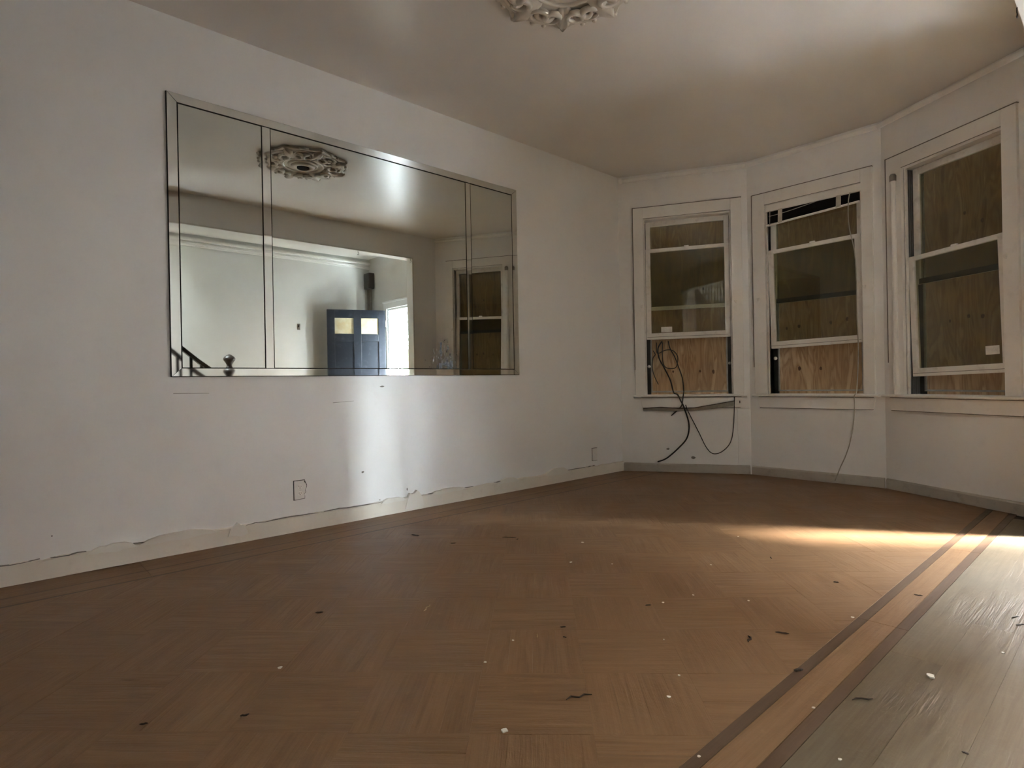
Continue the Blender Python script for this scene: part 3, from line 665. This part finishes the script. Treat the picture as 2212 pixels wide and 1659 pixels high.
# ------------------------------------------------------------------ floor
fl_poly = [(-0.05, YBACK-0.1), (HX+0.05, YBACK-0.1), (HX+0.05, YF+0.1), (P3[0]+0.1, P3[1]+0.05), (P2[0]+0.05, P2[1]+0.1), (P1[0]-0.05, P1[1]+0.1), (-0.05, YC+0.05)]
fm = MB().prism(fl_poly, -0.06, -0.008)
floor = structure(fm.build('floor', 'subfloor'), 'worn brown diagonal parquet floor with dark inlaid border strips', 'floor')
def clip(poly, planes):
    for (nx, ny, k) in planes:              # keep nx*x+ny*y <= k
        out = []
        for i in range(len(poly)):
            p, q = poly[i], poly[(i+1) % len(poly)]; dp = nx*p[0]+ny*p[1]-k; dq = nx*q[0]+ny*q[1]-k
            if dp <= 0: out.append(p)
            if dp*dq < 0:
                t = dp/(dp-dq); out.append((p[0]+(q[0]-p[0])*t, p[1]+(q[1]-p[1])*t))
        poly = out
        if len(poly) < 3: return []
    return poly
def area(p): return 0.5*abs(sum(p[i][0]*p[(i+1) % len(p)][1]-p[(i+1) % len(p)][0]*p[i][1] for i in range(len(p))))
XL, XR = 0.351, 2.849
def half(a, b): # plane with room inside
    nx, ny = -(b[1]-a[1]), (b[0]-a[0]); l = math.hypot(nx, ny); nx /= l; ny /= l
    k = nx*a[0]+ny*a[1]
    if nx*1.6+ny*2 > k: nx, ny, k = -nx, -ny, -k
    return (nx, ny, k-0.003)
BAYP = [half(P0, P1), half(P1, P2), half(P2, P3)]
planes = [(-1, 0, -XL), (1, 0, XR), (0, -1, -YBACK)] + BAYP
A_ = 0.318; NS = 4; sw_ = A_/NS; S2 = math.sqrt(0.5); G = 0.00012; TH = 0.0075
def piece_mesh(poly_local, name, mat, gcfn, rnd=0.0):
    n = len(poly_local); cx = sum(p[0] for p in poly_local)/n; cy = sum(p[1] for p in poly_local)/n
    ins = []
    for (x, y) in poly_local:
        d = math.hypot(x-cx, y-cy) or 1; ins.append((x-(x-cx)/d*0.0006, y-(y-cy)/d*0.0006))
    vs = [(x, y, -TH) for x, y in poly_local] + [(x, y, -0.0003) for x, y in poly_local] + [(x, y, 0.0) for x, y in ins]
    fs = [tuple(range(2*n, 3*n))]
    for i in range(n):
        j = (i+1) % n; fs += [(i, j, n+j, n+i), (n+i, n+j, 2*n+j, 2*n+i)]
    return vs, fs
slats = []
for i in range(-18, 26):
    for j in range(-18, 22):
        u0 = 2.675+i*A_; v0 = -0.41+j*A_
        along_v = ((i+j) % 2 == 0)
        for k in range(NS):
            if along_v: q = (u0+k*sw_+G, u0+(k+1)*sw_-G, v0+G, v0+A_-G)
            else: q = (u0+G, u0+A_-G, v0+k*sw_+G, v0+(k+1)*sw_-G)
            pl = [((u-v)*S2, (u+v)*S2) for u, v in ((q[0], q[2]), (q[1], q[2]), (q[1], q[3]), (q[0], q[3]))]
            full = pl; cl = clip(pl, planes)
            if len(cl) < 3 or area(cl) < 2e-4: continue
            whole = abs(area(cl)-area(full)) < 1e-6
            cx = sum(p[0] for p in cl)/len(cl); cy = sum(p[1] for p in cl)/len(cl)
            slats.append((cx, cy, along_v, whole, cl, ((q[0]+q[1])/2, (q[2]+q[3])/2)))
camr = Vector((math.cos(R(47.449)), math.sin(R(47.449)), 0)); camf = Vector((-math.sin(R(47.449)), math.cos(R(47.449)), 0))
def vis(x, y):
    d = Vector((x, y, 0))-CAM; z = d.dot(camf)
    if z < 0.2: return 0
    px = 1266*d.dot(camr)/z; py = 1266*0.9/z
    if abs(px) > 1106+60 or py > 829+60: return 0
    return 1/(z**3)
slats.sort(key=lambda s: -vis(s[0], s[1]))
std = None; rest_v = []; rest_f = []; rest_gc = []; rest_r = []
rng = random.Random(11)
for n_, (cx, cy, av, whole, cl, uv) in enumerate(slats):
    ang = (R(45)+PI/2) if av else R(45)          # local x along the grain
    ca, sa = math.cos(ang), math.sin(ang)
    uc, vc = uv; wx, wy = ((uc-vc)*S2, (uc+vc)*S2)
    loc = [((x-wx)*ca+(y-wy)*sa, -(x-wx)*sa+(y-wy)*ca) for x, y in cl]
    if n_ < 300 and vis(cx, cy) > 0:
        if whole:
            if std is None:
                vs, fs = piece_mesh(loc, 'parquet_slat', 'parquet', None); std = MB().add(vs, fs).mesh('parquet_slat')
                setgc(std, lambda c: (c.x, c.y, 0)); std.materials.append(MAT['parquet'])
            me = std
        else:
            vs, fs = piece_mesh(loc, 'parquet_slat', 'parquet', None); me = MB().add(vs, fs).mesh('parquet_slat')
            setgc(me, lambda c: (c.x, c.y, 0)); me.materials.append(MAT['parquet'])
        o = bpy.data.objects.new('parquet_slat', me); C.objects.link(o); o.parent = floor
        o.location = (wx, wy, rng.uniform(-0.0005, 0.0)); o.rotation_euler = (rng.uniform(-.0022, .0022), rng.uniform(-.0012, .0012), ang)
    else:
        vs, fs = piece_mesh(loc, '', '', None); o0 = len(rest_v); r0 = rng.random(); dz = rng.uniform(-0.0005, 0)
        for (x, y, z) in vs:
            rest_v.append((wx+x*ca-y*sa, wy+x*sa+y*ca, z+dz)); rest_gc.append((x+r0*57, y+r0*91, 0)); rest_r.append(r0)
        rest_f += [tuple(q+o0 for q in f) for f in fs]
me = bpy.data.meshes.new('far_parquet_slats'); me.from_pydata(rest_v, [], rest_f)
put_attr(me, rest_gc, rest_r)
me.materials.append(MAT['parquet']); o = bpy.data.objects.new('far_parquet_slats', me); C.objects.link(o); o.parent = floor; o['kind'] = 'stuff'

def plank(name, x0, x1, y0, y1, mat, dz=0.0):
    cl = clip([(x0, y0), (x1, y0), (x1, y1), (x0, y1)], BAYP if x1 < W+0.01 else [])
    if len(cl) < 3: return
    vs, fs = piece_mesh(cl, '', '', None); me = MB().add(vs, fs).mesh(name)
    r0 = rng.random(); setgc(me, lambda c: (c.y+r0*57, c.x+r0*91, 0)); me.materials.append(MAT[mat])
    o = bpy.data.objects.new(name, me); C.objects.link(o); o.parent = floor; o.location.z = dz
# left border: plank, inlay, plank, inlay
for x0, x1, mat, nm in ((0.0, 0.102, 'parquet', 'border_plank'), (0.1045, 0.2075, 'parquet', 'border_plank'), (0.208, 0.220, 'walnut', 'inlay_strip'), (0.2205, 0.3345, 'parquet', 'border_plank'), (0.335, 0.3505, 'walnut', 'inlay_strip')):
    for y0, y1 in ((YBACK, 0.62), (0.622, 2.35), (2.352, 4.05), (4.052, 5.2)): plank(nm, x0, x1, y0, y1, mat, -0.0004 if mat == 'walnut' else 0.0)
# right border
for x0, x1, mat, nm in ((2.850, 2.884, 'walnut', 'inlay_strip'), (2.886, 2.974, 'parquet', 'border_plank'), (2.976, 3.012, 'walnut', 'inlay_strip')):
    for y0, y1 in ((YBACK, 1.05), (1.052, 2.42), (2.422, 3.72), (3.722, 5.2)): plank(nm, x0, x1, y0, y1, mat, -0.0004 if mat == 'walnut' else 0.0)
# hall boards parallel to the opening
x = 3.014; k = 0
while x < HX-0.01:
    x1 = min(x+0.142, HX); ends = [-2.3, 0.4+0.55*((k*7) % 3), 2.2+0.45*((k*5) % 4), YF]
    if x1 > 4.05: ends = [2.0, YF]
    for q in range(len(ends)-1): plank('hall_floorboard', x, x1-0.0003, ends[q]+0.0002, ends[q+1]-0.0002, 'hallwood')
    x = x1; k += 1

# ------------------------------------------------------------------ staircase in the hall
st = empty('staircase', (4.53, 2.2, 0)); tag(st, 'staircase with dark handrail in the hall, seen in the mirror', 'staircase')
def sl(o): o.location = (-4.53, -2.2, 0); return o
RISE, RUN = 0.192, 0.222; SX0, SX1 = 4.06, HX
for i in range(15):
    y = 2.2-i*RUN; z = (i+1)*RISE
    sl(MB().box(SX0-0.02, SX1, y-RUN-0.005, y+0.025, z-0.028, z).build('tread', 'tread', st, bevel=0.006))
    sl(MB().box(SX0, SX1, y-0.02, y, z-RISE, z-0.028).build('riser', 'hallceil', st))
m = MB(); m.prism([(2.22, 0.0), (2.22, 0.20), (2.2-15*RUN, 15*RISE+0.04), (2.2-15*RUN, 15*RISE-0.30), (1.85, 0.0)], SX0-0.012, SX0+0.012, 'x'); sl(m.build('stringer', 'darkwood', st))
RX = 4.11
sl(MB().prism([(2.18, 0.0), (1.85, 0.02), (2.2-15*RUN, 15*RISE-0.28), (2.2-15*RUN, 0.0)], SX0+0.013, SX0+0.03, 'x').build('added_absorber_panel', 'darkwood', st))  # unseen panel, added under the stairs and darkened to absorb hall light
def railz(y): return 0.87+RISE+(2.2-y)*RISE/RUN
rp = [(RX, 2.27, 1.02), (RX, 2.16, railz(2.16)+0.02)] + [(RX, 2.2-i*RUN, railz(2.2-i*RUN)) for i in range(1, 16)]
m = MB()
for i in range(len(rp)-1):
    (xa, ya, za), (xb, yb, zb) = rp[i], rp[i+1]
    m.add([(RX-0.03, ya, za-0.055), (RX+0.03, ya, za-0.055), (RX+0.03, ya, za), (RX-0.03, ya, za), (RX-0.03, yb, zb-0.055), (RX+0.03, yb, zb-0.055), (RX+0.03, yb, zb), (RX-0.03, yb, zb)],
          [(0, 1, 2, 3), (4, 7, 6, 5), (0, 4, 5, 1), (1, 5, 6, 2), (2, 6, 7, 3), (3, 7, 4, 0)])
sl(m.build('handrail', 'darkwood', st))
for i in range(29):
    y = 2.12-i*0.111; k = int((2.2-y)/RUN); z0 = (k+1)*RISE
    sl(MB().box(RX-0.014, RX+0.014, y-0.014, y+0.014, z0, railz(y)-0.03).build('baluster', 'darkwood', st))
nw = MB().box(RX-0.055, RX+0.055, 2.27, 2.38, 0, 0.98)
nwo = sl(nw.build('newel_post', 'darkwood', st, bevel=0.006))
MB().lathe([(0.060, 0.98), (0.072, 1.00), (0.072, 1.02), (0.050, 1.035), (0.040, 1.06), (0.056, 1.09), (0.060, 1.115), (0.050, 1.14), (0.034, 1.165), (0.030, 1.185), (0.044, 1.215), (0.066, 1.245), (0.070, 1.265), (0.058, 1.285), (0.036, 1.302), (0.020, 1.312), (0.004, 1.318)], 20, (RX, 2.325, 0)).build('finial', 'darkwood', nwo, smooth=True)

# ------------------------------------------------------------------ front door, frame, outside
dr = empty('front_door', (4.405, 4.69, 0), R(-66.7)); tag(dr, 'open navy panelled front door with two small panes, seen in the mirror', 'door')
DW, DT = 0.86, 0.042
f1, f2, f3, f4 = 0.12*DW, 0.42*DW, 0.55*DW, 0.87*DW
m = MB().box(0, f1, 0, DT, 0.012, 2.055).box(f2, f3, 0, DT, 0.012, 2.055).box(f4, DW, 0, DT, 0.012, 2.055)
for x0, x1 in ((f1, f2), (f3, f4)):
    for z0, z1 in ((0.012, 0.22), (0.80, 0.94), (1.575, 1.69), (1.93, 2.055)): m.box(x0, x1, 0, DT, z0, z1)
m.build('door_leaf', 'navy', dr, bevel=0.003)
for x0, x1 in ((f1, f2), (f3, f4)):
    for z0, z1 in ((0.22, 0.80), (0.94, 1.575)):
        MB().box(x0-0.004, x1+0.004, 0.014, DT-0.014, z0-0.004, z1+0.004).build('door_panel', 'navy', dr)
    MB().box(x0-0.004, x1+0.004, 0.018, 0.024, 1.686, 1.934).build('door_pane', 'amberglass', dr)
for sg in (-1, 1):
    y = -0.0 if sg < 0 else DT
    m = MB().lathe([(0.028, 0.0), (0.028, 0.006), (0.012, 0.012), (0.012, 0.035), (0.026, 0.045), (0.030, 0.058), (0.024, 0.070), (0.004, 0.074)], 18)
    k = m.build('door_knob', 'plastic', dr, smooth=True); k.location = (0.80, y, 1.05); k.rotation_euler = (R(90) if sg < 0 else R(-90), 0, 0)
for z in (0.25, 1.05, 1.85):
    MB().lathe([(0.009, -0.05), (0.009, 0.05)], 10, (-0.006, 0.0, z)).build('hinge', 'metal', dr)
# frame of the doorway
fr = MB()
fr.box(DX1, DX1+0.085, YF-0.02, YF, 0, DZ+0.09).box(DX0-0.085, DX0, YF-0.02, YF, 0, DZ+0.09).box(DX0, DX1, YF-0.02, YF, DZ, DZ+0.09)
fr.box(DX0-0.10, DX1+0.10, YF-0.032, YF, DZ+0.09, DZ+0.115)
fo = structure(fr.build('door_1', 'frontwhite', bevel=0.004), 'white casing around the open front doorway, seen in the mirror', 'door frame')
MB().box(DX1-0.03, DX1, YF, YF+0.16, 0, DZ).box(DX0, DX0+0.03, YF, YF+0.16, 0, DZ).box(DX0+0.03, DX1-0.03, YF, YF+0.16, DZ-0.03, DZ).build('door_jamb', 'frontwhite', fo)
MB().box(DX1-0.10, DX1-0.03, YF+0.17, YF+0.21, 0, DZ).box(DX0, DX0+0.05, YF+0.17, YF+0.21, 0, DZ).box(DX0+0.05, DX1-0.10, YF+0.17, YF+0.21, DZ-0.10, DZ).build('storm_door_frame', 'frontwhite', fo)
MB().box(DX0, DX1, YF-0.02, YF+0.21, 0.0, 0.018).build('threshold', 'darkwood', fo)
structure(MB().box(2.9, 6.4, YF+0.22, 6.3, -0.14, -0.03).build('stoop', 'brownstone', bevel=0.01), 'brownstone stoop outside the front door', 'stoop')
structure(MB().box(-14, 26, 6.3, 40, -0.75, -0.60).build('pavement', 'concrete'), 'dark street pavement beyond the front door', 'pavement')
hs = empty('sky_blocker_house', (2.0, 19.0, -0.6)); tag(hs, 'added brown rowhouse across the street, unseen, blocking sky light', 'house')  # unseen house, added and widened to keep door sky light off the left wall
MB().box(-16, 21.5, 0, 6, 0, 12.5).build('blocker_brick_wall', 'blocker_brick', hs)
MB().box(-16.2, 21.7, -0.45, 0.1, 11.9, 12.5).build('blocker_cornice', 'darkwood', hs)
for ix in range(18):
    for iz in range(3):
        wx_ = -15.0+ix*2.05; wz_ = 1.4+iz*2.9
        wn = MB().box(wx_, wx_+1.0, -0.04, 0.02, wz_, wz_+1.7).build('window', 'trim', hs); MB().box(wx_+0.08, wx_+0.92, -0.06, -0.03, wz_+0.08, wz_+1.62).build('blocker_pane', 'jamb', wn)
tree = empty('street_tree', (17.6, 13.4, -0.6)); tag(tree, 'leafy street tree glimpsed through the front doorway in the mirror', 'tree')
m = MB().tube([(0, 0, 0), (0.05, 0.02, 1.2), (0.0, 0.1, 2.4), (0.15, 0.05, 3.6)], [0.16, 0.13, 0.11, 0.05], 10)
for a in range(5):
    an = a*1.3; m.tube([(0.02, 0.06, 2.0+0.2*a), (0.6*math.cos(an), 0.6*math.sin(an), 2.7+0.2*a), (1.2*math.cos(an), 1.2*math.sin(an), 3.0+0.25*a)], [0.06, 0.04, 0.015], 6)
m.build('trunk', 'bark', tree, smooth=True)
rg = random.Random(5); vs = []; fs = []
for i in range(1500):
    a = rg.uniform(0, 2*PI); rr = 1.7*rg.random()**0.5; z = 3.3+rg.uniform(-1.3, 1.3)*math.sqrt(max(0.05, 1-(rr/1.8)**2))
    c = Vector((rr*math.cos(a), rr*math.sin(a), z)); d = Vector((rg.uniform(-1, 1), rg.uniform(-1, 1), rg.uniform(-1, .3))).normalized(); s_ = d.orthogonal().normalized()*0.045; o0 = len(vs)
    nrm = d.cross(s_).normalized()*0.012
    vs += [c, c+d*0.07+s_+nrm, c+d*0.16, c+d*0.07-s_+nrm]; fs += [(o0, o0+1, o0+2), (o0, o0+2, o0+3)]
fo_ = MB().add(vs, fs).build('foliage', 'leaf', tree); fo_['kind'] = 'stuff'

# electrical box with conduits in the hall corner
eb = empty('junction_box', (4.92, 4.70, 2.45)); tag(eb, 'dark junction box with conduits in the hall corner, seen in the mirror', 'junction box')
MB().box(-0.10, 0.07, -0.045, 0.05, 0.0, 0.25).build('box_body', 'boxmetal', eb, bevel=0.006)
MB().box(-0.085, 0.055, -0.052, -0.044, 0.015, 0.235).build('box_cover', 'boxmetal', eb, bevel=0.003)
for dx in (-0.06, -0.015, 0.03):
    MB().tube([(dx, 0.005, 0.01), (dx, 0.005, -2.43)], 0.014, 10).build('conduit', 'conduit', eb, smooth=True)
sp = empty('light_switch', (HX, 3.574, 1.75)); tag(sp, 'small dark switch on the hall wall, seen in the mirror', 'switch')
MB().box(-0.007, 0, -0.022, 0.022, 0.0, 0.09).build('switch_plate', 'scuff', sp, bevel=0.002)
MB().box(-0.016, -0.006, -0.006, 0.006, 0.045, 0.07).build('toggle', 'jamb', sp)
for i, (y, lab) in enumerate(((3.608, 'small dark cup hook midway along the opening header, seen in the mirror'), (4.385, 'small dark cup hook at the end of the opening header, seen in the mirror'))):
    pts = [(W-0.010, y, ZH-0.022)] + [(W-0.010, y+0.012*math.sin(t*PI/6), ZH-0.045-0.012*(1-math.cos(t*PI/6))) for t in range(0, 9)]
    o = MB().tube(pts, 0.003, 6).build('cup_hook', 'splinter', smooth=True); tag(o, lab, 'hook', 'cup hooks on the opening header')

# ------------------------------------------------------------------ debris on the floor
def chip(x, y, r, seed, label, group=None, mat='chip', name='paint_chip', t=0.0025):
    rg = random.Random(seed); n = 8
    pl = [(r*rg.uniform(0.6, 1.1)*math.cos(2*PI*k/n), r*rg.uniform(0.5, 1.0)*math.sin(2*PI*k/n)) for k in range(n)]
    o = MB().prism(pl, 0.0006, t).build(name, mat); o.location = (x, y, 0); o.rotation_euler = (0, 0, rg.uniform(0, 6)); tag(o, label, 'paint chip', group)
chip(2.462, 0.998, 0.011, 1, 'largest white paint chip on the floor, nearest the camera', t=0.004)
chip(3.147, 2.093, 0.014, 2, 'rounded pale paint chip on the greyish hall boards', t=0.005)
CH = 'tiny white paint chip '
for i, (x, y, r, lab) in enumerate(((1.704, 0.710, .009, 'alone on the dark left part of the parquet'), (2.139, 1.203, .006, 'on the near parquet left of the big chip'), (2.085, 1.375, .005, 'just beyond the pale wood shaving'), (2.666, 1.441, .007, 'in the near parquet between slender splinter and inlay strip'),
        (2.257, 2.042, .006, 'on the centre parquet beside a small dark crumb'), (1.635, 2.181, .010, 'flat and wide, in the middle of the parquet'), (1.440, 2.497, .009, 'farthest of the chips toward the mirror wall corner'), (3.270, 2.434, .006, 'on the hall boards nearest the right edge'),
        (2.837, 2.408, .007, 'touching the inner inlay strip midway'), (2.621, 1.568, .005, 'on the parquet left of the stubby crumb'), (2.971, 1.671, .005, 'on the plank between the two inlay strips'), (2.863, 1.262, .005, 'on the inner inlay strip at the bottom'),
        (3.098, 1.487, .005, 'on the hall boards at the bottom edge'), (2.30, 2.20, .005, 'on the parquet right of the flat wide chip'), (1.80, 2.30, .005, 'a little right of the flat wide chip'), (2.15, 2.62, .006, 'on the parquet short of the sunlit patch'),
        (2.49, 2.30, .005, 'on the parquet left of the curved splinter'), (2.0, 3.2, .005, 'at the fading tip of the sunlit patch'), (2.45, 1.75, .004, 'on the parquet in front of the curved splinter'))):
    chip(x, y, r, 10+i, CH+lab, 'tiny paint chips on the floor')
def twig(x, y, L, ang, w, seed, label, mat='splinter', group=None):
    rg = random.Random(seed); d = Vector((math.cos(ang), math.sin(ang), 0)); s_ = Vector((-d.y, d.x, 0)); n = 5
    pts = [d*(L*(i/(n-1)-0.5)) + s_*rg.uniform(-0.1, 0.1)*L + Vector((0, 0, w+0.0006)) for i in range(n)]
    o = MB().tube(pts, [w*0.5, w, w*0.9, w, w*0.4], 6).build('wood_splinter', mat); o.location = (x, y, 0); tag(o, label, 'splinter', group)
hz = R(47.449)                                       # image-horizontal direction on the floor
twig(3.048, 1.81, 0.060, hz, 0.0024, 1, 'long thin dark splinter lying across the hall boards')
twig(2.657, 1.955, 0.050, hz+R(70), 0.0038, 2, 'curved dark splinter standing out near the inlay strip')
twig(2.714, 2.085, 0.044, hz-R(25), 0.0030, 3, 'dark splinter next to the curved one near the inlay strip')
twig(2.860, 1.850, 0.030, hz+R(10), 0.0050, 4, 'stubby dark crumb lying on the inner inlay strip')
twig(0.632, 1.922, 0.060, hz-R(35), 0.0040, 5, 'dark splinter on the parquet close to the mirror wall')
twig(1.067, 2.283, 0.080, hz, 0.0022, 6, 'thin dark sliver lying out on the parquet toward the mirror')
twig(1.62, 1.33, 0.070, hz+R(75), 0.0022, 7, 'thin bent splinter on the open parquet', 'straw')
twig(2.487, 1.258, 0.080, hz+R(20), 0.0026, 8, 'slender splinter with a dark tip on the near parquet')
for i, (x, y, L, an, lab) in enumerate(((2.949, 2.833, .03, .3, 'on the plank between the inlay strips'), (3.252, 2.821, .035, 1., 'far one of a pair on the hall boards'), (3.276, 2.746, .035, .8, 'near one of a pair on the hall boards'), (3.294, 1.721, .014, 0., 'on the hall boards at the lower right'),
        (2.308, 2.926, .03, 2.1, 'on the parquet just in front of the sunlit patch'), (1.134, 2.286, .02, 2., 'right of the thin dark sliver'), (2.235, 1.972, .024, .9, 'on the centre parquet'), (2.135, 1.578, .02, .8, 'beyond the pale wood shaving'), (2.197, 1.519, .014, .2, 'beside the pale wood shaving'),
        (1.356, .999, .03, .9, 'on the left parquet below the broken outlet'), (1.911, .534, .022, 1.2, 'on the dark parquet at the lower left'), (1.762, .323, .02, 1., 'leftmost on the dark parquet at the bottom'), (0.93, 1.98, .03, 1.0, 'near the dark splinter toward the mirror wall'), (2.66, 2.77, .02, .4, 'between sunlit patch and inner inlay strip'))):
    twig(x, y, L, an, 0.0026, 30+i, 'small dark wood crumb '+lab, 'splinter', 'small dark crumbs on the floor')
twig(2.12, 1.46, 0.03, hz+R(85), 0.0016, 60, 'short pale wood shaving on the parquet', 'straw')
